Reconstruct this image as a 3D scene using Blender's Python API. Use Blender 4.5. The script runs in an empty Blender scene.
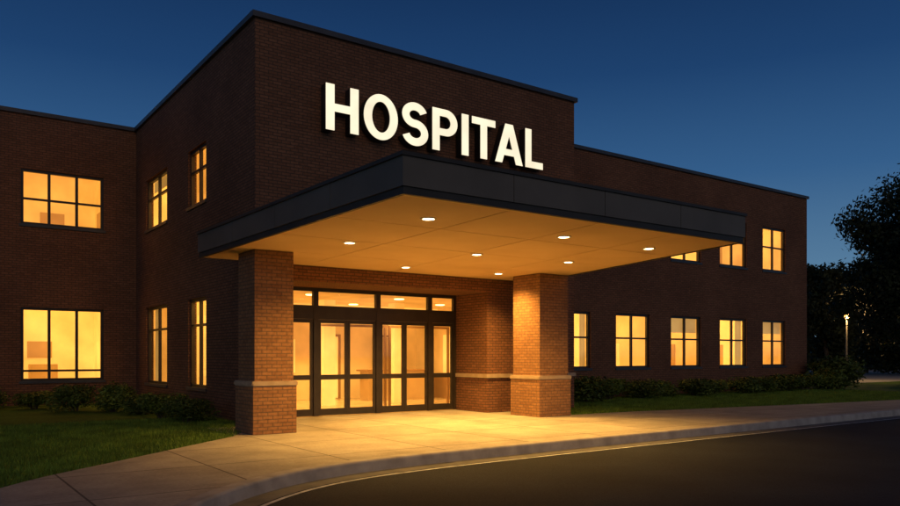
import bpy, bmesh, math, random
from mathutils import Vector, Matrix
random.seed(7)
S = bpy.context.scene
COL = S.collection
S.view_settings.view_transform = 'Standard'
S.view_settings.look = 'None'
S.view_settings.exposure = 0
R = math.radians

# ------------------------------------------------------------------ materials
def new_mat(name):
    m = bpy.data.materials.new(name); m.use_nodes = True
    nt = m.node_tree; b = nt.nodes['Principled BSDF']
    return m, nt, b
def N(nt, t, **kw):
    n = nt.nodes.new(t)
    for k, v in kw.items(): setattr(n, k, v)
    return n
def ramp(nt, stops):
    r = N(nt, 'ShaderNodeValToRGB')
    e = r.color_ramp.elements
    while len(e) < len(stops): e.new(0.5)
    for i, (p, c) in enumerate(stops):
        e[i].position = p; e[i].color = (*c, 1) if len(c) == 3 else c
    return r
def mul(nt, a, b, fac=1.0):
    m = N(nt, 'ShaderNodeMix', data_type='RGBA', blend_type='MULTIPLY')
    m.inputs[0].default_value = fac
    nt.links.new(a, m.inputs[6]); nt.links.new(b, m.inputs[7])
    return m.outputs[2]
def noise_mat(name, c0, c1, scale, rough=0.8, bump=0.0, detail=6, spec=0.5, metal=0.0, scale2=None):
    m, nt, b = new_mat(name)
    tc = N(nt, 'ShaderNodeTexCoord'); n = N(nt, 'ShaderNodeTexNoise')
    n.inputs['Scale'].default_value = scale; n.inputs['Detail'].default_value = detail
    nt.links.new(tc.outputs['Object'], n.inputs['Vector'])
    r = ramp(nt, [(0.32, c0), (0.68, c1)])
    nt.links.new(n.outputs['Fac'], r.inputs['Fac'])
    out = r.outputs['Color']
    if scale2:
        n2 = N(nt, 'ShaderNodeTexNoise'); n2.inputs['Scale'].default_value = scale2; n2.inputs['Detail'].default_value = 4
        nt.links.new(tc.outputs['Object'], n2.inputs['Vector'])
        r2 = ramp(nt, [(0.3, (.62, .62, .62)), (0.7, (1.15, 1.15, 1.15))])
        nt.links.new(n2.outputs['Fac'], r2.inputs['Fac'])
        out = mul(nt, out, r2.outputs['Color'])
    nt.links.new(out, b.inputs['Base Color'])
    b.inputs['Roughness'].default_value = rough; b.inputs['Metallic'].default_value = metal
    b.inputs['Specular IOR Level'].default_value = spec
    if bump:
        bp = N(nt, 'ShaderNodeBump'); bp.inputs['Strength'].default_value = bump; bp.inputs['Distance'].default_value = 0.01
        nt.links.new(n.outputs['Fac'], bp.inputs['Height']); nt.links.new(bp.outputs['Normal'], b.inputs['Normal'])
    return m
def brick_mat(name, c1, c2, mo):
    m, nt, b = new_mat(name)
    tc = N(nt, 'ShaderNodeTexCoord'); br = N(nt, 'ShaderNodeTexBrick')
    nt.links.new(tc.outputs['UV'], br.inputs['Vector'])
    br.inputs['Color1'].default_value = (*c1, 1); br.inputs['Color2'].default_value = (*c2, 1); br.inputs['Mortar'].default_value = (*mo, 1)
    br.inputs['Scale'].default_value = 1.0; br.inputs['Brick Width'].default_value = 0.215; br.inputs['Row Height'].default_value = 0.075
    br.inputs['Mortar Size'].default_value = 0.010; br.inputs['Mortar Smooth'].default_value = 0.15; br.inputs['Bias'].default_value = -0.1
    n = N(nt, 'ShaderNodeTexNoise'); n.inputs['Scale'].default_value = 0.5; n.inputs['Detail'].default_value = 8
    nt.links.new(tc.outputs['UV'], n.inputs['Vector'])
    r = ramp(nt, [(0.3, (.82, .82, .83)), (0.7, (1.12, 1.11, 1.08))])
    nt.links.new(n.outputs['Fac'], r.inputs['Fac'])
    n3 = N(nt, 'ShaderNodeTexNoise'); n3.inputs['Scale'].default_value = 14; n3.inputs['Detail'].default_value = 3
    nt.links.new(tc.outputs['UV'], n3.inputs['Vector'])
    r3 = ramp(nt, [(0.3, (.82, .82, .82)), (0.7, (1.12, 1.12, 1.12))])
    nt.links.new(n3.outputs['Fac'], r3.inputs['Fac'])
    o = mul(nt, br.outputs['Color'], r.outputs['Color']); o = mul(nt, o, r3.outputs['Color'])
    nt.links.new(o, b.inputs['Base Color']); b.inputs['Roughness'].default_value = 0.9
    b.inputs['Specular IOR Level'].default_value = 0.15
    bp = N(nt, 'ShaderNodeBump'); bp.inputs['Strength'].default_value = 0.8; bp.inputs['Distance'].default_value = 0.012; bp.invert = True
    nt.links.new(br.outputs['Fac'], bp.inputs['Height']); nt.links.new(bp.outputs['Normal'], b.inputs['Normal'])
    return m
def emit_mat(name, col, st, lo=.93, sc=3):
    m, nt, b = new_mat(name)
    n = N(nt, 'ShaderNodeTexNoise'); n.inputs['Scale'].default_value = sc
    tc = N(nt, 'ShaderNodeTexCoord'); nt.links.new(tc.outputs['Object'], n.inputs['Vector'])
    r = ramp(nt, [(0.25, tuple(c*lo for c in col)), (0.7, col)])
    nt.links.new(n.outputs['Fac'], r.inputs['Fac'])
    b.inputs['Base Color'].default_value = (*col, 1)
    nt.links.new(r.outputs['Color'], b.inputs['Emission Color']); b.inputs['Emission Strength'].default_value = st
    return m
def glass_mat(name):
    m, nt, b = new_mat(name)
    nt.nodes.remove(b); out = nt.nodes['Material Output']
    t = N(nt, 'ShaderNodeBsdfTransparent'); t.inputs[0].default_value = (.97, .97, .95, 1)
    g = N(nt, 'ShaderNodeBsdfGlossy'); g.inputs['Roughness'].default_value = 0.03
    f = N(nt, 'ShaderNodeLayerWeight'); f.inputs['Blend'].default_value = 0.5
    p = N(nt, 'ShaderNodeMath', operation='POWER'); p.inputs[1].default_value = 4.5; nt.links.new(f.outputs['Facing'], p.inputs[0])
    q = N(nt, 'ShaderNodeMath', operation='MULTIPLY_ADD'); q.inputs[1].default_value = .8; q.inputs[2].default_value = .05; nt.links.new(p.outputs[0], q.inputs[0])
    mx = N(nt, 'ShaderNodeMixShader')
    nt.links.new(q.outputs[0], mx.inputs[0]); nt.links.new(t.outputs[0], mx.inputs[1]); nt.links.new(g.outputs[0], mx.inputs[2])
    nt.links.new(mx.outputs[0], out.inputs['Surface'])
    return m
def leaf_mat(name, c0, c1):
    m, nt, b = new_mat(name)
    g = N(nt, 'ShaderNodeNewGeometry'); r = ramp(nt, [(0.0, c0), (1.0, c1)])
    nt.links.new(g.outputs['Random Per Island'], r.inputs['Fac'])
    tc = N(nt, 'ShaderNodeTexCoord'); n = N(nt, 'ShaderNodeTexNoise'); n.inputs['Scale'].default_value = 1.6
    nt.links.new(tc.outputs['Object'], n.inputs['Vector'])
    r2 = ramp(nt, [(0.35, (.6, .6, .6)), (0.65, (1.2, 1.2, 1.1))]); nt.links.new(n.outputs['Fac'], r2.inputs['Fac'])
    nt.links.new(mul(nt, r.outputs['Color'], r2.outputs['Color']), b.inputs['Base Color'])
    b.inputs['Roughness'].default_value = 0.65; b.inputs['Specular IOR Level'].default_value = 0.2
    return m
def concrete_mat(name):
    m, nt, b = new_mat(name)
    tc = N(nt, 'ShaderNodeTexCoord')
    mp = N(nt, 'ShaderNodeMapping'); mp.inputs['Location'].default_value = (0.3, 0.55, 0)
    nt.links.new(tc.outputs['UV'], mp.inputs['Vector'])
    br = N(nt, 'ShaderNodeTexBrick'); nt.links.new(mp.outputs[0], br.inputs['Vector'])
    br.offset = 0.0
    br.inputs['Color1'].default_value = (.41, .38, .325, 1); br.inputs['Color2'].default_value = (.345, .322, .277, 1); br.inputs['Mortar'].default_value = (.10, .088, .075, 1)
    br.inputs['Scale'].default_value = 1; br.inputs['Brick Width'].default_value = 1.95; br.inputs['Row Height'].default_value = 1.95
    br.inputs['Mortar Size'].default_value = 0.016; br.inputs['Mortar Smooth'].default_value = 0.3
    n = N(nt, 'ShaderNodeTexNoise'); n.inputs['Scale'].default_value = 1.1; n.inputs['Detail'].default_value = 9; n.inputs['Roughness'].default_value = 0.68
    nt.links.new(tc.outputs['UV'], n.inputs['Vector'])
    r = ramp(nt, [(0.3, (.66, .65, .63)), (0.7, (1.14, 1.14, 1.14))]); nt.links.new(n.outputs['Fac'], r.inputs['Fac'])
    o = mul(nt, br.outputs['Color'], r.outputs['Color'])
    n4 = N(nt, 'ShaderNodeTexNoise'); n4.inputs['Scale'].default_value = 22; n4.inputs['Detail'].default_value = 5
    nt.links.new(tc.outputs['UV'], n4.inputs['Vector'])
    r4 = ramp(nt, [(0.3, (.84, .84, .84)), (0.7, (1.08, 1.08, 1.08))]); nt.links.new(n4.outputs['Fac'], r4.inputs['Fac'])
    nt.links.new(mul(nt, o, r4.outputs['Color']), b.inputs['Base Color'])
    b.inputs['Roughness'].default_value = 0.82
    n2 = N(nt, 'ShaderNodeTexNoise'); n2.inputs['Scale'].default_value = 60; nt.links.new(tc.outputs['UV'], n2.inputs['Vector'])
    bp = N(nt, 'ShaderNodeBump'); bp.inputs['Strength'].default_value = 0.25; bp.inputs['Distance'].default_value = 0.005
    nt.links.new(n2.outputs['Fac'], bp.inputs['Height']); nt.links.new(bp.outputs['Normal'], b.inputs['Normal'])
    return m
def room_glow_mat(name, c, e):  # warm interior light put into the surface itself as weak emission
    m, nt, b = new_mat(name)
    tc = N(nt, 'ShaderNodeTexCoord'); n = N(nt, 'ShaderNodeTexNoise'); n.inputs['Scale'].default_value = .9; n.inputs['Detail'].default_value = 3
    nt.links.new(tc.outputs['Object'], n.inputs['Vector'])
    r = ramp(nt, [(0.3, tuple(x*.78 for x in c)), (0.7, c)]); nt.links.new(n.outputs['Fac'], r.inputs['Fac'])
    nt.links.new(r.outputs['Color'], b.inputs['Base Color']); b.inputs['Roughness'].default_value = 0.9
    re = ramp(nt, [(0.3, (.70, .325, .055)), (0.7, (1, .535, .115))]); nt.links.new(n.outputs['Fac'], re.inputs['Fac'])
    nt.links.new(re.outputs['Color'], b.inputs['Emission Color']); b.inputs['Emission Strength'].default_value = e
    return m

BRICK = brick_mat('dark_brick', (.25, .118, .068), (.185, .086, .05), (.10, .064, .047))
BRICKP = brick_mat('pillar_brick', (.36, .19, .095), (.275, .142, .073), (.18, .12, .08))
STONE = noise_mat('limestone', (.34, .265, .185), (.44, .35, .26), 5, .85, .2)
COPING = noise_mat('coping_metal', (.045, .045, .05), (.065, .065, .072), 2, .5)
FASCIA = noise_mat('fascia_metal', (.115, .102, .082), (.145, .128, .105), 1.2, .55, 0, 4, .25, .0)
FASCIAD = noise_mat('fascia_dark', (.040, .036, .030), (.056, .05, .043), 2, .55, 0, 4, .25)
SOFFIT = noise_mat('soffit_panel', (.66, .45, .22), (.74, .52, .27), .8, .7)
JOINT = noise_mat('joint_dark', (.02, .016, .012), (.03, .024, .018), 3, .9)
FRAME = noise_mat('bronze_frame', (.022, .017, .014), (.034, .027, .022), 4, .45)
GLASS = glass_mat('window_glass')
ROOM = room_glow_mat('room_wall_glow', (.80, .61, .30), .42)  # walls, furniture and curtains glow by themselves to add to the ceiling lights
ROOM2 = room_glow_mat('room_wall_pale_glow', (.85, .73, .46), .58)
ROOMD = room_glow_mat('room_furniture_glow', (.50, .31, .11), .17)
CURT = room_glow_mat('curtain_cloth_glow', (.80, .61, .30), .56)
LOBW = room_glow_mat('lobby_wall_glow', (.80, .60, .31), .24)  # lobby walls, panels and wood also carry painted-in lamplight as emission
LOBP = room_glow_mat('lobby_pale_panel_glow', (.85, .73, .46), .75)
LOBF = noise_mat('lobby_floor', (.40, .29, .15), (.54, .41, .23), 2, .25)
WOOD = room_glow_mat('lobby_wood_glow', (.34, .18, .06), .06)
PANELS = [emit_mat('ceiling_panel_%s' % nm, (1, .595, .15), s) for nm, s in (('dim', 12), ('mid', 16), ('bright', 21))]
PANELL = emit_mat('lobby_ceiling_panel', (1, .72, .32), 4)
LENS = emit_mat('downlight_lens', (1, .78, .40), 16)
TRIM = noise_mat('downlight_trim', (.6, .56, .5), (.7, .66, .6), 6, .4)
FACE = emit_mat('letter_face', (1.0, .885, .63), 1.08, .80, 1.7)
RETURN = noise_mat('letter_return', (.022, .019, .017), (.035, .03, .027), 4, .5)
RIM = noise_mat('letter_rim', (.30, .25, .17), (.42, .35, .25), 4, .5)
CONC = concrete_mat('walk_concrete')
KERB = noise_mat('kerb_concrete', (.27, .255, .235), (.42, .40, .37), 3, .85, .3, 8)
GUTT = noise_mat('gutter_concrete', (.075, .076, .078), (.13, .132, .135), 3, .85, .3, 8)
ASPH = noise_mat('asphalt', (.0125, .0155, .022), (.029, .0355, .048), 55, .9, .5, 8, .2, 0, .5)
LINE = noise_mat('road_paint', (.30, .33, .38), (.60, .66, .74), 9, .7)
PARK = noise_mat('car_park_paving', (.27, .255, .235), (.40, .38, .35), 3, .85)
LAWN = noise_mat('lawn_soil', (.06, .11, .016), (.115, .20, .03), 14, .95, .5, 8, .1, 0, .45)
GROUND = noise_mat('far_ground', (.03, .04, .018), (.05, .06, .028), .3, .95)
GRASS = leaf_mat('grass_blade', (.09, .165, .018), (.20, .33, .05))
LEAF1 = leaf_mat('shrub_leaf', (.07, .11, .016), (.17, .23, .045))
LEAF2 = leaf_mat('shrub_leaf_dark', (.055, .085, .015), (.13, .18, .038))
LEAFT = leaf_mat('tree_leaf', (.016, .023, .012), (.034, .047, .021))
BARK = noise_mat('bark', (.05, .038, .028), (.10, .078, .058), 8, .95, .5)
STEEL = noise_mat('lamp_steel', (.14, .13, .12), (.20, .19, .175), 5, .6)
LAMPG = emit_mat('lamp_globe', (1, .50, .14), 3.2)

# ------------------------------------------------------------------ builders
ORG = {}
def tag(o, label=None, cat=None, group=None, kind=None):
    if label: o['label'] = label
    if cat: o['category'] = cat
    if group: o['group'] = group
    if kind: o['kind'] = kind
    return o
def thing(name, loc, label, cat, group=None):
    o = bpy.data.objects.new(name, None); COL.objects.link(o); o.location = loc
    o.empty_display_size = .2
    ORG[o.name] = Vector(loc)
    return tag(o, label, cat, group)
def put_uv(me):
    uv = me.uv_layers.new(name='UVMap')
    for p in me.polygons:
        n = p.normal; ax, ay, az = abs(n.x), abs(n.y), abs(n.z)
        for li in p.loop_indices:
            co = me.vertices[me.loops[li].vertex_index].co
            if az >= ax and az >= ay: uv.data[li].uv = (co.x, co.y)
            elif ax > ay: uv.data[li].uv = (co.y, co.z)
            else: uv.data[li].uv = (co.x, co.z)
def obj(name, bm, mat, parent=None, smooth=False, uv=True):
    me = bpy.data.meshes.new(name); bm.normal_update(); bm.to_mesh(me); bm.free()
    if uv: put_uv(me)
    org = ORG[parent.name] if parent else Vector((0, 0, 0))
    if org.length: me.transform(Matrix.Translation(-org))
    me.materials.append(mat)
    if smooth:
        for p in me.polygons: p.use_smooth = True
    o = bpy.data.objects.new(name, me); COL.objects.link(o)
    if parent: o.parent = parent
    ORG[o.name] = org
    return o
def box(bm, x0, x1, y0, y1, z0, z1):
    v = [bm.verts.new(p) for p in ((x0,y0,z0),(x1,y0,z0),(x1,y1,z0),(x0,y1,z0),(x0,y0,z1),(x1,y0,z1),(x1,y1,z1),(x0,y1,z1))]
    for f in ((0,3,2,1),(4,5,6,7),(0,1,5,4),(1,2,6,5),(2,3,7,6),(3,0,4,7)): bm.faces.new([v[i] for i in f])
    return v
def bxo(name, mat, parent, *b):
    bm = bmesh.new()
    for q in b: box(bm, *q)
    return obj(name, bm, mat, parent)
def quad(bm, *pts): return bm.faces.new([bm.verts.new(p) for p in pts])
def tube(bm, p0, p1, r0, r1, n=8, cap=True):
    p0 = Vector(p0); p1 = Vector(p1); d = (p1-p0).normalized()
    a = d.orthogonal().normalized(); b = d.cross(a)
    A = [bm.verts.new(p0+(a*math.cos(2*math.pi*i/n)+b*math.sin(2*math.pi*i/n))*r0) for i in range(n)]
    B = [bm.verts.new(p1+(a*math.cos(2*math.pi*i/n)+b*math.sin(2*math.pi*i/n))*r1) for i in range(n)]
    for i in range(n): bm.faces.new((A[i], A[(i+1)%n], B[(i+1)%n], B[i]))
    if cap: bm.faces.new(A[::-1]); bm.faces.new(B)
def lathe(bm, c, prof, n=24):
    rings = []
    for r, z in prof:
        rings.append([bm.verts.new((c[0]+r*math.cos(2*math.pi*i/n), c[1]+r*math.sin(2*math.pi*i/n), c[2]+z)) for i in range(n)])
    for a, b in zip(rings, rings[1:]):
        for i in range(n): bm.faces.new((a[i], a[(i+1)%n], b[(i+1)%n], b[i]))
    bm.faces.new(rings[0][::-1]); bm.faces.new(rings[-1])
def tri(bm, faces):
    for f in faces: f.normal_update()
    bmesh.ops.triangulate(bm, faces=faces, ngon_method='EAR_CLIP')
def prism(bm, pts, z0, z1):
    ar = sum(p[0]*q[1]-q[0]*p[1] for p, q in zip(pts, pts[1:]+pts[:1]))
    if ar < 0: pts = pts[::-1]
    A = [bm.verts.new((x, y, z0)) for x, y in pts]; B = [bm.verts.new((x, y, z1)) for x, y in pts]
    n = len(pts)
    for i in range(n): bm.faces.new((A[i], A[(i+1)%n], B[(i+1)%n], B[i]))
    fa = bm.faces.new(A[::-1]); fb = bm.faces.new(B)
    if n > 4: tri(bm, [fa, fb])
def sheet(pts, z):
    ar = sum(p[0]*q[1]-q[0]*p[1] for p, q in zip(pts, pts[1:]+pts[:1]))
    if ar < 0: pts = pts[::-1]
    bm = bmesh.new(); f = bm.faces.new([bm.verts.new((x_, y_, z)) for x_, y_ in pts]); tri(bm, [f]); return bm

# wall coordinates: ('y', Y): u = x, depth = +y ;  ('x', X): u = y, depth = +x
def wbox(bm, w, u0, u1, d0, d1, z0, z1):
    if w[0] == 'y': box(bm, u0, u1, w[1]+d0, w[1]+d1, z0, z1)
    else: box(bm, w[1]+d0, w[1]+d1, u0, u1, z0, z1)
def wp(w, u, d, z): return (u, w[1]+d, z) if w[0] == 'y' else (w[1]+d, u, z)
def wall(parent, w, u0, u1, z0, z1, holes, label=None):
    bm = bmesh.new()
    us = sorted({u0, u1, *[h[0] for h in holes], *[h[1] for h in holes]})
    zs = sorted({z0, z1, *[h[2] for h in holes], *[h[3] for h in holes]})
    fl = (w[0] == 'x')
    def q(*p): bm.faces.new([bm.verts.new(v) for v in (p[::-1] if fl else p)])
    for a, b in zip(us, us[1:]):
        for c, d in zip(zs, zs[1:]):
            um, zm = (a+b)/2, (c+d)/2
            if any(h[0] < um < h[1] and h[2] < zm < h[3] for h in holes): continue
            q(wp(w,a,0,c), wp(w,b,0,c), wp(w,b,0,d), wp(w,a,0,d))
    for h in holes:
        a, b, c, d = h[:4]; D = h[4] if len(h) > 4 else .24
        q(wp(w,a,0,c), wp(w,a,0,d), wp(w,a,D,d), wp(w,a,D,c))
        q(wp(w,b,0,c), wp(w,b,D,c), wp(w,b,D,d), wp(w,b,0,d))
        q(wp(w,a,0,d), wp(w,b,0,d), wp(w,b,D,d), wp(w,a,D,d))
        if c > 0.05: q(wp(w,a,0,c), wp(w,a,D,c), wp(w,b,D,c), wp(w,b,0,c))
    o = obj('brick_wall', bm, BRICK, parent)
    if label: o['label'] = label
    return o
def window(parent, w, u0, u1, z0, z1, ucuts, zcuts, depth, seed):
    rnd = random.Random(seed)
    bm = bmesh.new(); f = .085; h = .042
    wbox(bm, w, u0, u0+f, .07, .17, z0, z1); wbox(bm, w, u1-f, u1, .07, .17, z0, z1)
    wbox(bm, w, u0+f, u1-f, .07, .17, z1-f, z1); wbox(bm, w, u0+f, u1-f, .07, .17, z0, z0+f)
    us = [u0+f] + [u0+(u1-u0)*c for c in ucuts] + [u1-f]
    for u in us[1:-1]: wbox(bm, w, u-h, u+h, .08, .165, z0+f, z1-f)
    for c in zcuts:
        z = z0+(z1-z0)*c
        for i in range(len(us)-1):
            a = us[i]+(0 if i == 0 else h); b = us[i+1]-(0 if i == len(us)-2 else h)
            wbox(bm, w, a, b, .085, .16, z-.034, z+.034)
    o = obj('window', bm, FRAME, parent)
    bm = bmesh.new(); quad(bm, wp(w,u0+.02,.13,z0+.02), wp(w,u1-.02,.13,z0+.02), wp(w,u1-.02,.13,z1-.02), wp(w,u0+.02,.13,z1-.02)); obj('pane', bm, GLASS, o)
    bm = bmesh.new(); wbox(bm, w, u0-.05, u1+.05, -.045, .068, z0-.075, z0+.012); obj('sill', bm, COPING, o)
    # the lit room behind
    e = .32; zf = .03 if z0 < 4 else 4.75; zc = 3.62 if z0 < 4 else 8.25
    a, b = u0-e, u1+e; d0, d1 = .245, depth
    bm = bmesh.new()
    for p in ([(a,d1,zf),(b,d1,zf),(b,d1,zc),(a,d1,zc)], [(a,d0,zf),(a,d1,zf),(a,d1,zc),(a,d0,zc)], [(b,d0,zf),(b,d0,zc),(b,d1,zc),(b,d1,zf)],
              [(a,d0,zc),(a,d1,zc),(b,d1,zc),(b,d0,zc)], [(a,d0,zf),(b,d0,zf),(b,d1,zf),(a,d1,zf)]):
        quad(bm, *[wp(w, *t) for t in p])
    # inner side of the outer wall around the opening
    for (aa, bb, cc, dd) in ((a, u0, zf, zc), (u1, b, zf, zc), (u0, u1, z1, zc), (u0, u1, zf, z0)):
        quad(bm, wp(w,aa,d0,cc), wp(w,bb,d0,cc), wp(w,bb,d0,dd), wp(w,aa,d0,dd))
    obj('room_interior', bm, ROOM2 if rnd.random() < .4 else ROOM, o)
    um = (u0+u1)/2; dm = (d0+d1)/2; L = min(.55, (d1-d0)*.3)
    bm = bmesh.new(); wbox(bm, w, um-.5, um+.5, dm-L*.5, dm+L*.5, zc-.05, zc-.012); obj('ceiling_light', bm, rnd.choice(PANELS), o)
    # furnishing
    k = rnd.randrange(4)
    if k in (0, 2):
        bm = bmesh.new(); c0 = a+(b-a)*rnd.uniform(.15, .5); wbox(bm, w, c0, c0+.9, d1-.42, d1-.02, zf, zf+rnd.uniform(1.0, 1.6)); obj('cabinet', bm, ROOMD, o)
    if k in (1, 2, 3):
        bm = bmesh.new(); c0 = a+(b-a)*rnd.uniform(.1, .55); z = zf+1.5
        wbox(bm, w, c0, c0+.8, d1-.05, d1-.02, z, z+.6); obj('wall_picture', bm, ROOM2 if k == 1 else ROOMD, o)
    if depth > 1.2 and w[0] == 'y':   # a doorway in the right-hand room wall
        c0 = d0+(d1-d0)*rnd.uniform(.3, .6)
        bm = bmesh.new(); wbox(bm, w, b-.045, b-.012, c0, c0+.85, zf+.004, zf+2.1); obj('room_door', bm, rnd.choice((ROOMD, LOBP, LOBP)), o)
    if k in (0, 3) or depth < 1.2:
        sd = rnd.choice((0, 1)); n = 18; wd = (u1-u0)*rnd.uniform(.14, .26)
        bm = bmesh.new(); prev = None
        for i in range(n+1):
            u = (u0-.05+wd*i/n) if sd == 0 else (u1+.05-wd*i/n)
            d = .32+.035*math.sin(i*1.9)
            cur = (bm.verts.new(wp(w,u,d,max(zf, z0-.3))), bm.verts.new(wp(w,u,d,z1+.12)))
            if prev: bm.faces.new((prev[0], cur[0], cur[1], prev[1]))
            prev = cur
        obj('curtain', bm, CURT, o, smooth=True)
    if k == 1 and depth > 1.2:
        bm = bmesh.new(); wbox(bm, w, u0-.03, u1+.03, .27, .285, z1-(z1-z0)*rnd.uniform(.18, .34), z1+.08); obj('roller_blind', bm, CURT, o)
    return o

# ------------------------------------------------------------------ hospital building
FY, LX, LWY, RWY, REND, MX1 = 16.9, 6.55, 28.0, 20.6, 36.5, 16.75
ZT = 9.4
B = thing('hospital_building', (20, 26, 0), 'two storey dark brick hospital with lit yellow windows and flat roof', 'building')
EX0, EX1, EZ, DY = 7.45, 13.35, 3.40, 18.40
WF, WL, WLW, WRW = ('y', FY), ('x', LX), ('y', LWY), ('y', RWY)
wall(B, WF, LX, MX1, 0, ZT, [(EX0, EX1, 0, EZ, 1.62)])
lf = [(24.15, 26.65, .70, 3.2), (20.4, 22.0, .72, 3.2), (24.15, 26.65, 5.75, 7.42), (20.4, 22.0, 5.78, 7.38)]
wall(B, WL, FY, LWY, 0, ZT, lf)
lw = [(3.03, 5.51, .78, 3.18), (3.03, 5.51, 5.86, 7.66)]
wall(B, WLW, -10, LX, 0, ZT, lw)
rwx = [(19.3, 21.3), (22.7, 24.7), (26.05, 28.05), (29.4, 31.42), (32.7, 34.6)]
rw = [(a, b, 1.12, 3.28) for a, b in rwx] + [(a, b, 5.62, 7.68) for a, b in rwx]
wall(B, WRW, MX1, REND, 0, ZT, rw)
bm = bmesh.new()
quad(bm, (MX1,FY,0),(MX1,RWY,0),(MX1,RWY,ZT),(MX1,FY,ZT)); obj('brick_wall', bm, BRICK, B)
bm = bmesh.new()
quad(bm, (REND,RWY,0),(REND,38,0),(REND,38,ZT),(REND,RWY,ZT)); quad(bm, (REND,38,0),(-10,38,0),(-10,38,ZT),(REND,38,ZT)); quad(bm, (-10,38,0),(-10,LWY,0),(-10,LWY,ZT),(-10,38,ZT))
obj('brick_wall', bm, BRICK, B)
bm = bmesh.new()
prism(bm, [(-9.9,28.1),(6.65,28.1),(6.65,17.0),(16.65,17.0),(16.65,20.7),(36.4,20.7),(36.4,37.9),(-9.9,37.9)], 9.0, 9.2); obj('flat_roof', bm, COPING, B)
c = .08; cz0, cz1 = ZT, 9.53
bxo('roof_coping', COPING, B, (LX-c, MX1+c, FY-c, FY+.25, cz0, cz1), (LX-c, LX+.25, FY+.25, LWY-c, cz0, cz1), (-10, LX+.25, LWY-c, LWY+.25, cz0, cz1),
    (MX1-.25, MX1+c, FY+.25, RWY-c, cz0, cz1), (MX1-.25, REND+c, RWY-c, RWY+.25, cz0, cz1), (REND-.25, REND+c, RWY+.25, 38, cz0, cz1))
bxo('stone_band', STONE, B, (EX1-.045, MX1+.03, FY-.05, FY+.1, .98, 1.09), (EX1-.045, EX1+.1, FY+.1, DY-.03, .98, 1.09))
sd = 11
for (a, b, z0, z1) in lf: sd += 1; window(B, WL, a, b, z0, z1, (.5,), (.62,) if z0 > 4 else (.70,), .85 if (z0 < 4) else 3.0, sd)
for (a, b, z0, z1) in lw: sd += 1; window(B, WLW, a, b, z0, z1, (1/3, 2/3), (.47,) if z0 > 4 else (.14,), 3.4, sd)
for (a, b, z0, z1) in rw: sd += 1; window(B, WRW, a, b, z0, z1, (.5,), (.55,), 3.0, sd)

# entrance: frame, transoms, sidelights and sliding doors
yf0, yf1 = DY, DY+.10
zh, zt = 2.57, 2.95
bm = bmesh.new()
mull = [8.80, 10.69, 12.42]
box(bm, EX0+.003, EX0+.09, yf0, yf1, 0, EZ-.003); box(bm, EX1-.09, EX1-.003, yf0, yf1, 0, EZ-.003)
xs = [EX0+.09] + mull + [EX1-.09]
for m_ in mull: box(bm, m_-.07, m_+.07, yf0-.01, yf1+.01, 0, EZ-.10)
for i in range(4):
    a = xs[i]+(0 if i == 0 else .07); b = xs[i+1]-(0 if i == 3 else .07)
    box(bm, a, b, yf0, yf1, zh, zt-.02)
box(bm, EX0+.09, EX1-.09, yf0, yf1, EZ-.10, EZ-.004)
ef = obj('entrance_frame', bm, FRAME, B)
def pane(par, x0, x1, y, z0, z1, nm='pane'):
    bm = bmesh.new(); quad(bm, (x0,y,z0),(x1,y,z0),(x1,y,z1),(x0,y,z1)); obj(nm, bm, GLASS, par)
for i in range(4):
    a = xs[i]+(0 if i == 0 else .07); b = xs[i+1]-(0 if i == 3 else .07)
    pane(ef, a+.002, b-.002, yf0+.05, zt-.03, EZ-.09, 'transom_pane')
def leaf(x0, x1, nm):
    y0, y1 = yf0+.02, yf0+.075
    bm = bmesh.new(); s = .075
    box(bm, x0, x0+s, y0, y1, .02, zh-.004); box(bm, x1-s, x1, y0, y1, .02, zh-.004)
    for z0, z1 in ((.02, .20), (.97, 1.10), (zh-.10, zh-.004)): box(bm, x0+s, x1-s, y0+.002, y1-.002, z0, z1)
    d = obj(nm, bm, FRAME, B)
    pane(d, x0+.03, x1-.03, y0+.028, .1, zh-.05)
leaf(EX0+.094, 8.727, 'sidelight'); leaf(12.493, EX1-.094, 'sidelight')
leaf(8.873, 9.742, 'door'); leaf(9.748, 10.617, 'door'); leaf(10.763, 11.553, 'door'); leaf(11.559, 12.347, 'door')
# lobby
bm = bmesh.new()
lx0, lx1, ly0, ly1, lz = 7.46, 16.6, DY+.12, 25.6, 3.39
quad(bm, (lx0,ly1,0),(lx1,ly1,0),(lx1,ly1,lz),(lx0,ly1,lz)); quad(bm, (lx0,ly0,0),(lx0,ly1,0),(lx0,ly1,lz),(lx0,ly0,lz)); quad(bm, (lx1,ly0,0),(lx1,ly0,lz),(lx1,ly1,lz),(lx1,ly1,0))
quad(bm, (lx0,ly0,lz),(lx0,ly1,lz),(lx1,ly1,lz),(lx1,ly0,lz)); quad(bm, (EX1,ly0,0),(EX1,ly0,lz),(lx1,ly0,lz),(lx1,ly0,0))
lob = obj('lobby_interior', bm, LOBW, B)
bxo('lobby_floor', LOBF, lob, (lx0+.01, lx1-.01, DY-.02, ly1-.01, -.05, .012))
for x, y in ((9.6, 20.4), (12.6, 20.4), (9.6, 23.4), (12.6, 23.4), (15.2, 21.9)):
    bm = bmesh.new(); lathe(bm, (x, y, lz-.03), [(.13, 0), (.16, .012), (.16, .028)], 20); f_ = obj('ceiling_light', bm, PANELL, lob)
    L = bpy.data.lights.new('lobby_lamp', 'SPOT'); L.energy = 560; L.color = (1, .58, .16); L.spot_size = R(150); L.spot_blend = .9; L.shadow_soft_size = .12
    lo = bpy.data.objects.new('lobby_lamp', L); COL.objects.link(lo); lo.parent = B; lo.location = Vector((x, y, lz-.06))-Vector((20, 26, 0))
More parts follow.
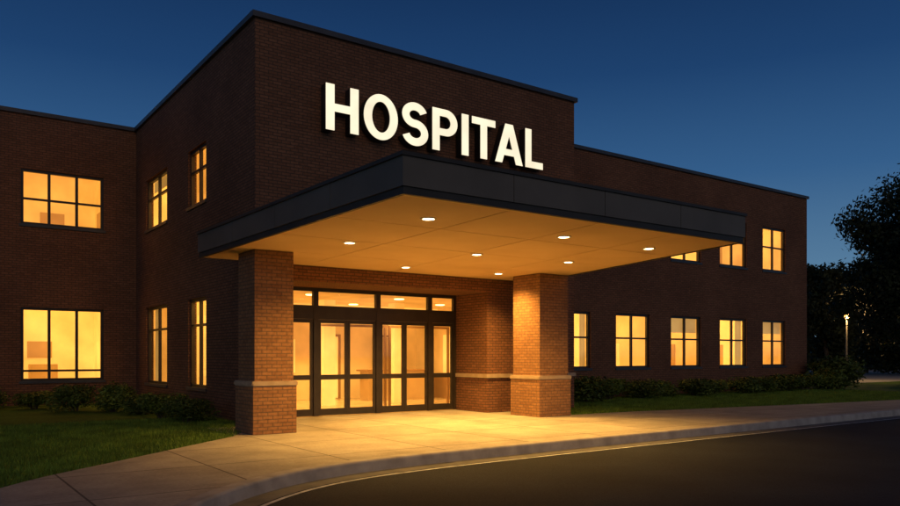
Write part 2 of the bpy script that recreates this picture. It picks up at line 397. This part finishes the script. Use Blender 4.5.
for x, y in ((11.0, 22.2), (13.6, 22.2)): bxo('lobby_column', LOBP, lob, (x-.2, x+.2, y-.2, y+.2, .013, lz-.003))
# timber screens, doorways and panels in the depth of the lobby
def portal(x0, x1, y, z, m=WOOD, s=.07): bxo('doorway_frame', m, lob, (x0, x0+s, y, y+.06, .013, z), (x1-s, x1, y, y+.06, .013, z), (x0+s, x1-s, y, y+.06, z-s, z))
portal(12.0, 13.2, 25.5, 2.4); portal(14.6, 15.9, 25.5, 2.4); portal(9.9, 12.2, 20.5, 2.55); portal(12.3, 14.6, 20.5, 2.55)
bxo('wall_panel', LOBP, lob, (12.1, 13.1, 25.54, 25.58, .05, 2.3)); bxo('wall_panel', LOBP, lob, (9.4, 11.4, 25.54, 25.58, 1.0, 2.2)); bxo('wall_panel', ROOMD, lob, (14.7, 15.8, 25.54, 25.58, .05, 2.3))
bxo('wall_panel', LOBP, lob, (16.52, 16.57, 21.3, 22.3, .9, 2.4)); bxo('wall_panel', LOBP, lob, (16.52, 16.57, 22.6, 23.6, .9, 2.4)); bxo('wainscot', WOOD, lob, (16.54, 16.58, 19.0, 25.4, .013, .85))
bxo('ceiling_bulkhead', LOBP, lob, (9.0, 16.55, 24.0, 24.5, 2.75, lz-.004))

# lobby furniture
t = thing('reception_desk', (14.2, 23.9, .012), 'wooden reception desk inside the lit lobby behind the glass doors', 'desk')
bxo('counter', ROOMD, t, (13.3, 15.9, 23.6, 24.2, .013, 1.05)); bxo('desk_top', WOOD, t, (13.2, 16.0, 23.5, 24.3, 1.053, 1.11))

# ------------------------------------------------------------------ canopy
A_, B_, C_, D_ = (5.37, 8.60), (13.07, 8.60), (15.15, FY-.01), (5.24, FY-.01)
zs0, zs1 = 3.76, 4.32
CA = thing('entrance_canopy', (10, 13, 0), 'flat entrance canopy with dark metal fascia, lit soffit and two brick pillars', 'canopy')
def lerp(p, q, t): return (p[0]+(q[0]-p[0])*t, p[1]+(q[1]-p[1])*t)
def inset(d):  # trapezoid moved inwards
    return [(A_[0]+d, A_[1]+d), (B_[0]-d*.78, B_[1]+d), (C_[0]-d*1.03, C_[1]), (D_[0]+d, D_[1])]
bm = bmesh.new(); prism(bm, inset(.08), zs0+.035, zs1-.03); obj('canopy_core', bm, JOINT, CA)
bm = bmesh.new()
i_ = inset(.085); nx, ny = 4, 4; g = .011
for i in range(nx):
    for j in range(ny):
        P = []
        for (fu, fv) in ((i/nx, j/ny), ((i+1)/nx, j/ny), ((i+1)/nx, (j+1)/ny), (i/nx, (j+1)/ny)):
            P.append(lerp(lerp(i_[0], i_[1], fu), lerp(i_[3], i_[2], fu), fv))
        P = [(P[0][0]+g, P[0][1]+g), (P[1][0]-g, P[1][1]+g), (P[2][0]-g, P[2][1]-g), (P[3][0]+g, P[3][1]-g)]
        prism(bm, P, zs0+.012, zs0+.034)
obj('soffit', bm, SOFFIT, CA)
# fascia panels on the three free sides
def fascia(p, q, n):
    d = Vector((q[0]-p[0], q[1]-p[1], 0)); L = d.length; d.normalize(); nrm = Vector((d.y, -d.x, 0))
    bm = bmesh.new()
    for k in range(n):
        a = Vector((*p, 0))+d*(L*k/n+(.006 if k else 0)); b = Vector((*p, 0))+d*(L*(k+1)/n-(.006 if k < n-1 else 0))
        pts = [(v.x, v.y) for v in (a, b, b-nrm*.07, a-nrm*.07)]
        prism(bm, pts, zs0+.105, zs1-.055)
    return bm
for p, q, n in ((A_, B_, 4), (D_, A_, 4), (B_, C_, 4)):
    fo = obj('fascia', fascia(p, q, n), FASCIA, CA)
def ring(z0, z1, o, i):
    bm = bmesh.new(); O = inset(-o); I = inset(i)
    for a, b in ((3, 0), (0, 1), (1, 2)): prism(bm, [O[a], O[b], I[b], I[a]], z0, z1)
    bmesh.ops.remove_doubles(bm, verts=bm.verts, dist=.0005)
    return bm
obj('drip_edge', ring(zs0, zs0+.103, -.025, .083), FASCIAD, CA)
obj('canopy_coping', ring(zs1-.053, zs1, .03, .30), FASCIAD, CA)
bm = bmesh.new(); prism(bm, inset(.2), zs1-.03, zs1-.015); obj('canopy_roof', bm, COPING, CA)
def pillar(x0, x1, y0, y1):
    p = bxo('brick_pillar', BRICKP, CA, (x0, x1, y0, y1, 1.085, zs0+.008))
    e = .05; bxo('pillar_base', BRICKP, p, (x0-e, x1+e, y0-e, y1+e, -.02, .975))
    bm = bmesh.new(); e = .075; box(bm, x0-e, x1+e, y0-e, y1+e, .976, 1.084)
    bmesh.ops.bevel(bm, geom=bm.edges[:], offset=.02, segments=2, affect='EDGES'); obj('stone_band', bm, STONE, p)
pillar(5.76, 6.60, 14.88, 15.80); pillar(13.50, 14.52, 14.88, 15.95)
LP = [(6.72, 10.0), (6.92, 13.0), (9.95, 15.8), (9.93, 12.93), (9.75, 10.1), (12.45, 12.75), (12.2, 10.2), (12.7, 15.6)]
for x, y in LP:
    bm = bmesh.new(); n = 28
    prof = [(.135, zs0+.010), (.135, zs0-.006), (.10, zs0-.006), (.095, zs0+.008)]
    rings = [[bm.verts.new((x+r*math.cos(2*math.pi*i/n), y+r*math.sin(2*math.pi*i/n), z)) for i in range(n)] for r, z in prof]
    for a, b in zip(rings, rings[1:]):
        for i in range(n): bm.faces.new((a[i], a[(i+1)%n], b[(i+1)%n], b[i]))
    d = obj('downlight', bm, TRIM, CA)
    bm = bmesh.new(); lathe(bm, (x, y, zs0), [(.094, .009), (.094, .002), (.06, -.006), (.02, -.008)], 24); obj('lamp_lens', bm, LENS, d, smooth=True)
    L = bpy.data.lights.new('downlight_lamp', 'SPOT'); L.energy = 1200 if y > 15 else (960 if y > 12 else 330); L.color = (1, .505, .10); L.spot_size = R(140); L.spot_blend = 1.0; L.shadow_soft_size = .09
    lo = bpy.data.objects.new('downlight_lamp', L); COL.objects.link(lo); lo.parent = CA; lo.location = Vector((x, y, zs0-.03))-Vector((10, 13, 0))

# ------------------------------------------------------------------ sign
def ell(cx, cy, rx, ry, a0, a1, n): return [(cx+rx*math.cos(R(a0+(a1-a0)*i/n)), cy+ry*math.sin(R(a0+(a1-a0)*i/n))) for i in range(n+1)]
st = .19
def sshape():
    c = ell(.33, .715, .232, .200, 18, 262, 30)+ell(.34, .302, .243, .212, 82, -164, 30)
    c = [p for i, p in enumerate(c) if i == 0 or (abs(p[0]-c[i-1][0])+abs(p[1]-c[i-1][1])) > 6e-3]
    Lp, Rp = [], []
    for i, p in enumerate(c):
        a = c[max(0, i-1)]; b = c[min(len(c)-1, i+1)]; dx, dy = b[0]-a[0], b[1]-a[1]; l = math.hypot(dx, dy)
        nx_, ny_ = -dy/l, dx/l; h = .09
        Lp.append((p[0]+nx_*h, p[1]+ny_*h)); Rp.append((p[0]-nx_*h, p[1]-ny_*h))
    return [Lp+Rp[::-1]]
W_ = .74
LET = {
 'H': (W_, [[(0,0),(st,0),(st,.415),(W_-st,.415),(W_-st,0),(W_,0),(W_,1),(W_-st,1),(W_-st,.585),(st,.585),(st,1),(0,1)]]),
 'O': (.82, [ell(.41,.5,.41,.515,0,360,48)[:-1], ell(.41,.5,.218,.35,0,360,40)[:-1]]),
 'S': (.67, sshape()),
 'P': (.68, [[(0,0),(st,0),(st,.37)]+ell(.365,.685,.31,.315,-90,90,24)+[(0,1)], [(st,.535)]+ell(.35,.6825,.14,.1475,-90,90,16)+[(st,.83)]]),
 'I': (st, [[(0,0),(st,0),(st,1),(0,1)]]),
 'T': (.68, [[(.34-st/2,0),(.34+st/2,0),(.34+st/2,.83),(.68,.83),(.68,1),(0,1),(0,.83),(.34-st/2,.83)]]),
 'A': (.84, [[(0,0),(.205,0),(.265,.20),(.575,.20),(.635,0),(.84,0),(.535,1),(.305,1)], [(.318,.36),(.42,.70),(.522,.36)]]),
 'L': (.56, [[(0,0),(.56,0),(.56,.17),(st,.17),(st,1),(0,1)]]),
}
def letter_mesh(splines, sx, sz, x, z, y, ex):
    cu = bpy.data.curves.new('tmp', 'CURVE'); cu.dimensions = '2D'; cu.fill_mode = 'BOTH'; cu.extrude = ex
    for sp in splines:
        s = cu.splines.new('POLY'); s.points.add(len(sp)-1); s.use_cyclic_u = True
        for k, (px, py) in enumerate(sp): s.points[k].co = (px*sx, py*sz, 0, 1)
    o = bpy.data.objects.new('tmp', cu); COL.objects.link(o)
    dg = bpy.context.evaluated_depsgraph_get(); me = bpy.data.meshes.new_from_object(o.evaluated_get(dg))
    bpy.data.objects.remove(o); bm = bmesh.new(); bm.from_mesh(me); bpy.data.meshes.remove(me)
    bmesh.ops.transform(bm, matrix=Matrix.Translation((x, y, z)) @ Matrix.Rotation(R(90), 4, 'X'), verts=bm.verts)
    return bm
SG = thing('hospital_sign', (11.8, FY, 7.0), 'illuminated white HOSPITAL letters mounted on the brick wall above the canopy', 'sign')
word = 'HOSPITAL'; gaps = [.125, .105, .12, .12, .10, .0, .09]
tot = sum(LET[c_][0] for c_ in word)+sum(gaps); SX = 6.98/tot; x = 8.20; z = 7.04; SZ = 1.11
for k, c_ in enumerate(word):
    wd, sp = LET[c_]
    le = obj('letter', letter_mesh(sp, SX, SZ, x, z, FY-.145, .105), RETURN, SG)
    obj('letter_rim', letter_mesh(sp, SX, SZ, x, z, FY-.271, .018), RIM, le)
    obj('letter_face', letter_mesh(sp, SX, SZ, x, z, FY-.297, .006), FACE, le)
    if k < 7: x += wd*SX+gaps[k]*SX

# ------------------------------------------------------------------ ground
def catmull(P, n=8):
    out = []
    for i in range(len(P)-1):
        p0 = P[max(0, i-1)]; p1 = P[i]; p2 = P[i+1]; p3 = P[min(len(P)-1, i+2)]
        for k in range(n):
            t = k/n
            out.append(tuple(.5*((2*p1[j])+(-p0[j]+p2[j])*t+(2*p0[j]-5*p1[j]+4*p2[j]-p3[j])*t*t+(-p0[j]+3*p1[j]-3*p2[j]+p3[j])*t**3) for j in (0, 1)))
    out.append(P[-1]); return out
def offs(P, d):
    out = []
    for i, p in enumerate(P):
        a = P[max(0, i-1)]; b = P[min(len(P)-1, i+1)]; dx, dy = b[0]-a[0], b[1]-a[1]; l = math.hypot(dx, dy)
        out.append((p[0]-dy/l*d, p[1]+dx/l*d))   # +d = left of travel (lawn side)
    return out
KP = catmull([(1.0,-30),(1.0,-8),(1.02,0),(1.15,4),(1.62,6.6),(2.5,8.2),(3.7,9.35),(5.0,10.0),(6.6,10.28),(9,10.4),(12,10.45),(16,10.52),(22,10.62),(35,10.7),(60,10.7),(120,10.7)])
bm = bmesh.new(); s_ = 1500; quad(bm, (-s_,-s_,-.24),(s_,-s_,-.24),(s_,s_,-.24),(-s_,s_,-.24)); tag(obj('ground', bm, GROUND), 'dark open ground reaching to the horizon', 'ground', kind='structure')
road = offs(KP, -.02)
tag(obj('road', sheet([(120, -30)]+road, -.17), ASPH), 'dark asphalt driveway curving past the entrance kerb', 'road', kind='structure')
def strip(bm, P, a, b, z0, z1=None):
    A = offs(P, a); Bq = offs(P, b); z1 = z0 if z1 is None else z1
    va = [bm.verts.new((*p, z0)) for p in A]; vb = [bm.verts.new((*p, z1)) for p in Bq]
    for i in range(len(P)-1): bm.faces.new((va[i], va[i+1], vb[i+1], vb[i]))
bm = bmesh.new()
prof = [(-.035, -.175), (-.016, -.012), (-.006, .008), (.012, .018), (.18, .018), (.19, .008), (.19, -.06)]
rows = [[bm.verts.new((*p, pz)) for p in offs(KP, pd)] for pd, pz in prof]
for a, b in zip(rows, rows[1:]):
    for i in range(len(KP)-1): bm.faces.new((a[i], a[i+1], b[i+1], b[i]))
tag(obj('kerb', bm, KERB), 'pale concrete kerb between the walkway and the asphalt', 'kerb', kind='structure')
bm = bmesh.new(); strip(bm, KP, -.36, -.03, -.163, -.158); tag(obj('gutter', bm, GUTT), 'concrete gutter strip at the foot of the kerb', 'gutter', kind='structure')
bm = bmesh.new(); strip(bm, KP, -.45, -.385, -.165); tag(obj('edge_line', bm, LINE), 'worn white painted line along the edge of the asphalt', 'road marking', kind='structure')
inn = offs(KP, .225)
tag(obj('lawn', sheet(inn + [(120, 200), (-120, 200), (-120, -30)], -.014), LAWN), 'dark green lawn around the hospital', 'lawn', kind='structure')
WL_in = catmull([(-1.7,-30),(-1.7,-6),(-1.6,3),(-.9,7.6),(.95,10.7),(2.75,12.5),(5.4,14.95)], 6)
WR_in = catmull([(14.75,14.95),(17,14.85),(20,14.4),(30,13.15),(45,12.6),(120,12.6)], 6)
walk = inn + WR_in[::-1] + [(14.75, FY-.004), (EX1-.004, FY-.004), (EX1-.004, DY-.03), (EX0+.004, DY-.03), (EX0+.004, FY-.004), (5.45, FY-.004)] + WL_in[::-1]
bm = bmesh.new(); prism(bm, walk, -.05, 0)
tag(obj('walkway', bm, CONC), 'pale concrete walkway under the canopy and along the kerb', 'walkway', kind='structure')
bm = bmesh.new(); prism(bm, [(42,23),(95,23),(95,46),(42,46)], -.03, -.006); tag(obj('car_park', bm, PARK), 'pale paved car park beyond the right end of the hospital', 'car park', kind='structure')

# ------------------------------------------------------------------ grass
def inside(p, poly):
    x_, y_ = p; r = False; j = len(poly)-1
    for i in range(len(poly)):
        xi, yi = poly[i]; xj, yj = poly[j]
        if (yi > y_) != (yj > y_) and x_ < (xj-xi)*(y_-yi)/(yj-yi)+xi: r = not r
        j = i
    return r
V, Fc = [], []
def blades(x0, x1, y0, y1, n, test):
    k = 0
    while k < n:
        x_, y_ = random.uniform(x0, x1), random.uniform(y0, y1)
        k += 1
        if not test(x_, y_): continue
        h = random.uniform(.03, .075); a = random.uniform(0, 6.283); w = random.uniform(.005, .010); lx, ly = random.gauss(0, .025), random.gauss(0, .025)
        b = len(V); V.extend([(x_-w*math.cos(a), y_-w*math.sin(a), -.016), (x_+w*math.cos(a), y_+w*math.sin(a), -.016), (x_+lx, y_+ly, h)]); Fc.append((b, b+1, b+2))
wl_poly = [(-40, -30)]+[(-40, 60), (6.5, 60), (6.5, 16.9)]+WL_in[::-1]
wr_poly = WR_in+[(120, 20.5), (14.75, 20.5)]
blades(-3, 6.5, 9, 20, 90000, lambda a, b: inside((a, b), wl_poly))
blades(14.7, 36, 12.6, 20.4, 90000, lambda a, b: inside((a, b), wr_poly))
me = bpy.data.meshes.new('grass'); me.from_pydata(V, [], Fc); me.materials.append(GRASS)
go = bpy.data.objects.new('grass', me); COL.objects.link(go); tag(go, 'short mown grass blades on the lawns beside the walkway', 'grass', kind='stuff')

# ------------------------------------------------------------------ shrubs and trees
def leaf_quad(V, F, c, out, s):
    n = Vector((random.gauss(0, 1), random.gauss(0, 1), random.gauss(0, 1)))*.8+out; n.normalize()
    a = n.orthogonal().normalized(); a.rotate(Matrix.Rotation(random.uniform(0, 6.283), 3, n)); b = n.cross(a)
    l = s*random.uniform(.7, 1.3); w = l*.5; i = len(V)
    V.extend([tuple(c-a*l), tuple(c+b*w), tuple(c+a*l), tuple(c-b*w)]); F.append((i, i+1, i+2, i+3))
def mesh_from(name, V, F, mat):
    me = bpy.data.meshes.new(name); me.from_pydata(V, [], F); me.materials.append(mat); return me
def shrub_mesh(seed, mat, n=3200, s=.045):
    random.seed(seed); V, F = [], []
    lob = [(Vector((random.uniform(-.28, .28), random.uniform(-.28, .28), random.uniform(.3, .62))), random.uniform(.25, .4)) for _ in range(9)]
    for _ in range(n):
        c, r = random.choice(lob); d = Vector((random.gauss(0, 1), random.gauss(0, 1), random.gauss(0, 1))).normalized()
        p = c+d*r*(random.random()**.35)*random.uniform(.85, 1.12)
        if p.z < .0: p.z = random.uniform(0, .25)
        leaf_quad(V, F, p, d, s)
    bm = bmesh.new()
    for c, r in lob[:6]: tube(bm, (c.x*.2, c.y*.2, -.03), tuple(c), .022, .008, 6)
    sm = bpy.data.meshes.new('stems'); bm.to_mesh(sm); bm.free(); sm.materials.append(BARK)
    return mesh_from('foliage', V, F, mat), sm
SH = [shrub_mesh(21, LEAF1), shrub_mesh(22, LEAF2), shrub_mesh(23, LEAF1), shrub_mesh(24, LEAF2)]
def shrub(k, x, y, w, h, rz, label, group):
    t = thing('shrub', (x, y, -.014), label, 'shrub', group); t.rotation_euler.z = rz; t.scale = (w, w, h)
    for nm, me in (('foliage', SH[k][0]), ('stems', SH[k][1])):
        o = bpy.data.objects.new(nm, me); COL.objects.link(o); o.parent = t
random.seed(5)
ordn = ['first', 'second', 'third', 'fourth', 'fifth', 'sixth', 'seventh', 'eighth', 'ninth', 'tenth', 'eleventh', 'twelfth']
rs = [(17.9, 19.2, 1.5, 1.1), (19.3, 18.8, 1.6, 1.0), (20.9, 19.4, 1.4, .95), (22.4, 19.0, 1.5, .8), (24.0, 19.4, 1.4, .75), (25.7, 19.2, 1.5, .78), (27.4, 19.5, 1.5, .74), (29.1, 19.3, 1.5, .82), (30.9, 19.5, 1.6, .76), (32.6, 19.5, 1.6, .85), (34.3, 19.4, 1.7, .95)]
for i, (x, y, w, h) in enumerate(rs):
    shrub(i % 4, x, y, w, h, random.uniform(0, 6), f'low green shrub below the right wing windows, {ordn[i]} counting from the right pillar', 'low shrubs along the right wing')
shrub(3, 37.0, 19.2, 2.9, 1.8, 1.0, 'large rounded dark shrub at the far right corner of the hospital', 'shrubs at the corner')
shrub(0, 35.5, 19.1, 1.8, 1.2, 2.0, 'mid sized shrub just left of the large rounded corner shrub', 'shrubs at the corner')
ls = [(5.5, 18.6, 1.1, .65), (5.4, 20.3, 1.2, .8), (5.4, 22.2, 1.1, .6), (4.9, 23.6, 1.2, .9), (4.1, 24.6, 1.2, .85), (3.2, 26.2, 1.2, .65), (1.9, 26.0, 1.25, .8), (.5, 26.4, 1.7, 1.25), (-1.2, 26.5, 1.6, 1.0)]
for i, (x, y, w, h) in enumerate(ls):
    shrub((i+1) % 4, x, y, w, h, random.uniform(0, 6), f'dark shrub on the left lawn, {ordn[i]} counting leftwards from the left pillar', 'dark shrubs on the left lawn')

def tree(x, y, h, r, base, seed, label, n=20000, ls=.20, group='trees right of the hospital'):
    random.seed(seed)
    t = thing('broadleaf_tree', (x, y, -.014), label, 'tree', group)
    bm = bmesh.new(); rt = h*.017
    pts = [Vector((x, y, -.05))]
    for k in range(1, 6): pts.append(Vector((x+random.gauss(0, .12)*k*.4, y+random.gauss(0, .12)*k*.4, (h*.8)*k/5)))
    for k in range(5): tube(bm, pts[k], pts[k+1], rt*(1.25-k*.22), rt*(1.25-(k+1)*.22), 8, False)
    V, F = [], []
    cl = []
    cz = (h+base)/2; rz = (h-base)/2
    for _ in range(60):
        d = Vector((random.gauss(0, 1), random.gauss(0, 1), random.gauss(0, 1))).normalized(); q = random.uniform(.15, .90)
        shape = 1.0 - .35*max(0, d.z)
        c = Vector((x+d.x*r*q*shape, y+d.y*r*q*shape, cz+d.z*rz*q)); cl.append((c, random.uniform(.22, .38)*r))
    for c, cr in cl[:26]:
        k = min(4, max(1, int((c.z-base*.6)/(h*.8)*5))); m = pts[k].lerp(c, .55)+Vector((0, 0, .2))
        tube(bm, pts[k], m, rt*.4, rt*.22, 6, False); tube(bm, m, c, rt*.22, rt*.08, 5, False)
    o = obj('trunk', bm, BARK, t, uv=False)
    for _ in range(n):
        c, cr = random.choice(cl); d = Vector((random.gauss(0, 1), random.gauss(0, 1), random.gauss(0, .8))).normalized()
        p = c+d*cr*(random.random()**.5)*random.uniform(.8, 1.25)
        if p.z < .1: p.z = random.uniform(.1, .8)
        leaf_quad(V, F, p-Vector((x, y, -.014)), d, ls)
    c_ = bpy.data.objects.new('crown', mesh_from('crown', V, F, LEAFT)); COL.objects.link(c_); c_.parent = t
def at(px, F): t_ = (px-450)/763.6; return ((.814*t_+.5809)*F, (-.5809*t_+.814)*F)
for px, F_, h, r, base, seed, lab, nn, sz in (
    (906, 45, 14.2, 4.2, .6, 31, 'tallest leafy tree at the right edge of the picture', 36000, .13),
    (827, 62, 9.8, 3.4, .3, 32, 'rounded dark tree just right of the hospital end wall', 24000, .17),
    (866, 72, 10.8, 4.6, .3, 33, 'dark tree behind the lit street lamp', 24000, .2),
    (905, 66, 9.0, 4.8, .3, 34, 'low spreading tree behind the tallest tree', 20000, .2),
    (955, 58, 11.0, 4.5, .5, 35, 'leafy tree beyond the right edge of the frame', 12000, .22)):
    x, y = at(px, F_); tree(x, y, h, r, base, seed, lab, nn, sz)
random.seed(77); V, F = [], []
for _ in range(22000):
    px = random.uniform(800, 990); x, y = at(px, 95+random.gauss(0, 3)); hz = 5.6+1.5*math.sin(px*.09)+.8*math.sin(px*.23)
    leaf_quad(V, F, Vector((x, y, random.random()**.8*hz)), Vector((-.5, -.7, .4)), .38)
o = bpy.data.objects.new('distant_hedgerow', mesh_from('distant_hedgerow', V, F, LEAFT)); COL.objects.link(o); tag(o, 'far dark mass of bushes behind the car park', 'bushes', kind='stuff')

# ------------------------------------------------------------------ street lamp
x, y = at(846.5, 50)
t = thing('street_lamp', (x, y, -.006), 'slim lit street lamp on a tall pole between the hospital and the trees', 'street lamp')
bm = bmesh.new(); lathe(bm, (x, y, -.006), [(.14, 0), (.14, .12), (.08, .2), (.07, 1.2), (.055, 4.0), (.06, 4.02)], 14); obj('pole', bm, STEEL, t, smooth=True)
bm = bmesh.new(); lathe(bm, (x, y, 4.015), [(.06, 0), (.12, .05), (.15, .14), (.12, .24), (.06, .28)], 16); obj('lamp_globe', bm, LAMPG, t, smooth=True)
bm = bmesh.new(); lathe(bm, (x, y, 4.298), [(.16, 0), (.12, .05), (.03, .10)], 16); obj('lamp_cap', bm, STEEL, t)
L = bpy.data.lights.new('street_lamp_light', 'POINT'); L.energy = 480; L.color = (1, .58, .20); L.shadow_soft_size = .1
lo = bpy.data.objects.new('street_lamp_light', L); COL.objects.link(lo); lo.parent = t; lo.location = (-.22, -.30, 4.15)

# ------------------------------------------------------------------ dusk sky
w = bpy.data.worlds.new('World'); S.world = w; w.use_nodes = True; nt = w.node_tree
bg = nt.nodes['Background']; tc = N(nt, 'ShaderNodeTexCoord'); sp = N(nt, 'ShaderNodeSeparateXYZ')
nt.links.new(tc.outputs['Generated'], sp.inputs[0])
def lin(r, g, b): return tuple(((c/255+.055)/1.055)**2.4 for c in (r, g, b))
rp = ramp(nt, [(0.0, lin(112, 146, 168)), (.10, lin(86, 124, 156)), (.22, lin(52, 93, 137)), (.34, lin(30, 65, 109)), (.46, lin(18, 45, 84)), (1.0, lin(8, 20, 42))])
nt.links.new(sp.outputs['Z'], rp.inputs['Fac']); nt.links.new(rp.outputs['Color'], bg.inputs['Color']); bg.inputs['Strength'].default_value = 1.0
# last warm afterglow from low in the sky behind the camera
L = bpy.data.lights.new('sun', 'SUN'); L.energy = .32; L.angle = R(50); L.color = (1, .66, .36)
lo = bpy.data.objects.new('sun', L); COL.objects.link(lo)
lo.rotation_euler = Vector((.34, .90, -.36)).to_track_quat('-Z', 'Y').to_euler()

# ------------------------------------------------------------------ camera
cd = bpy.data.cameras.new('camera'); cd.sensor_width = 36; cd.lens = 763.6/900*36; cd.shift_y = 103/900; cd.clip_end = 4000; cd.clip_start = .05
co = bpy.data.objects.new('camera', cd); COL.objects.link(co); co.location = (0, 0, 1.6); co.rotation_euler = (R(90), 0, -math.atan2(.5809, .8140))
S.camera = co
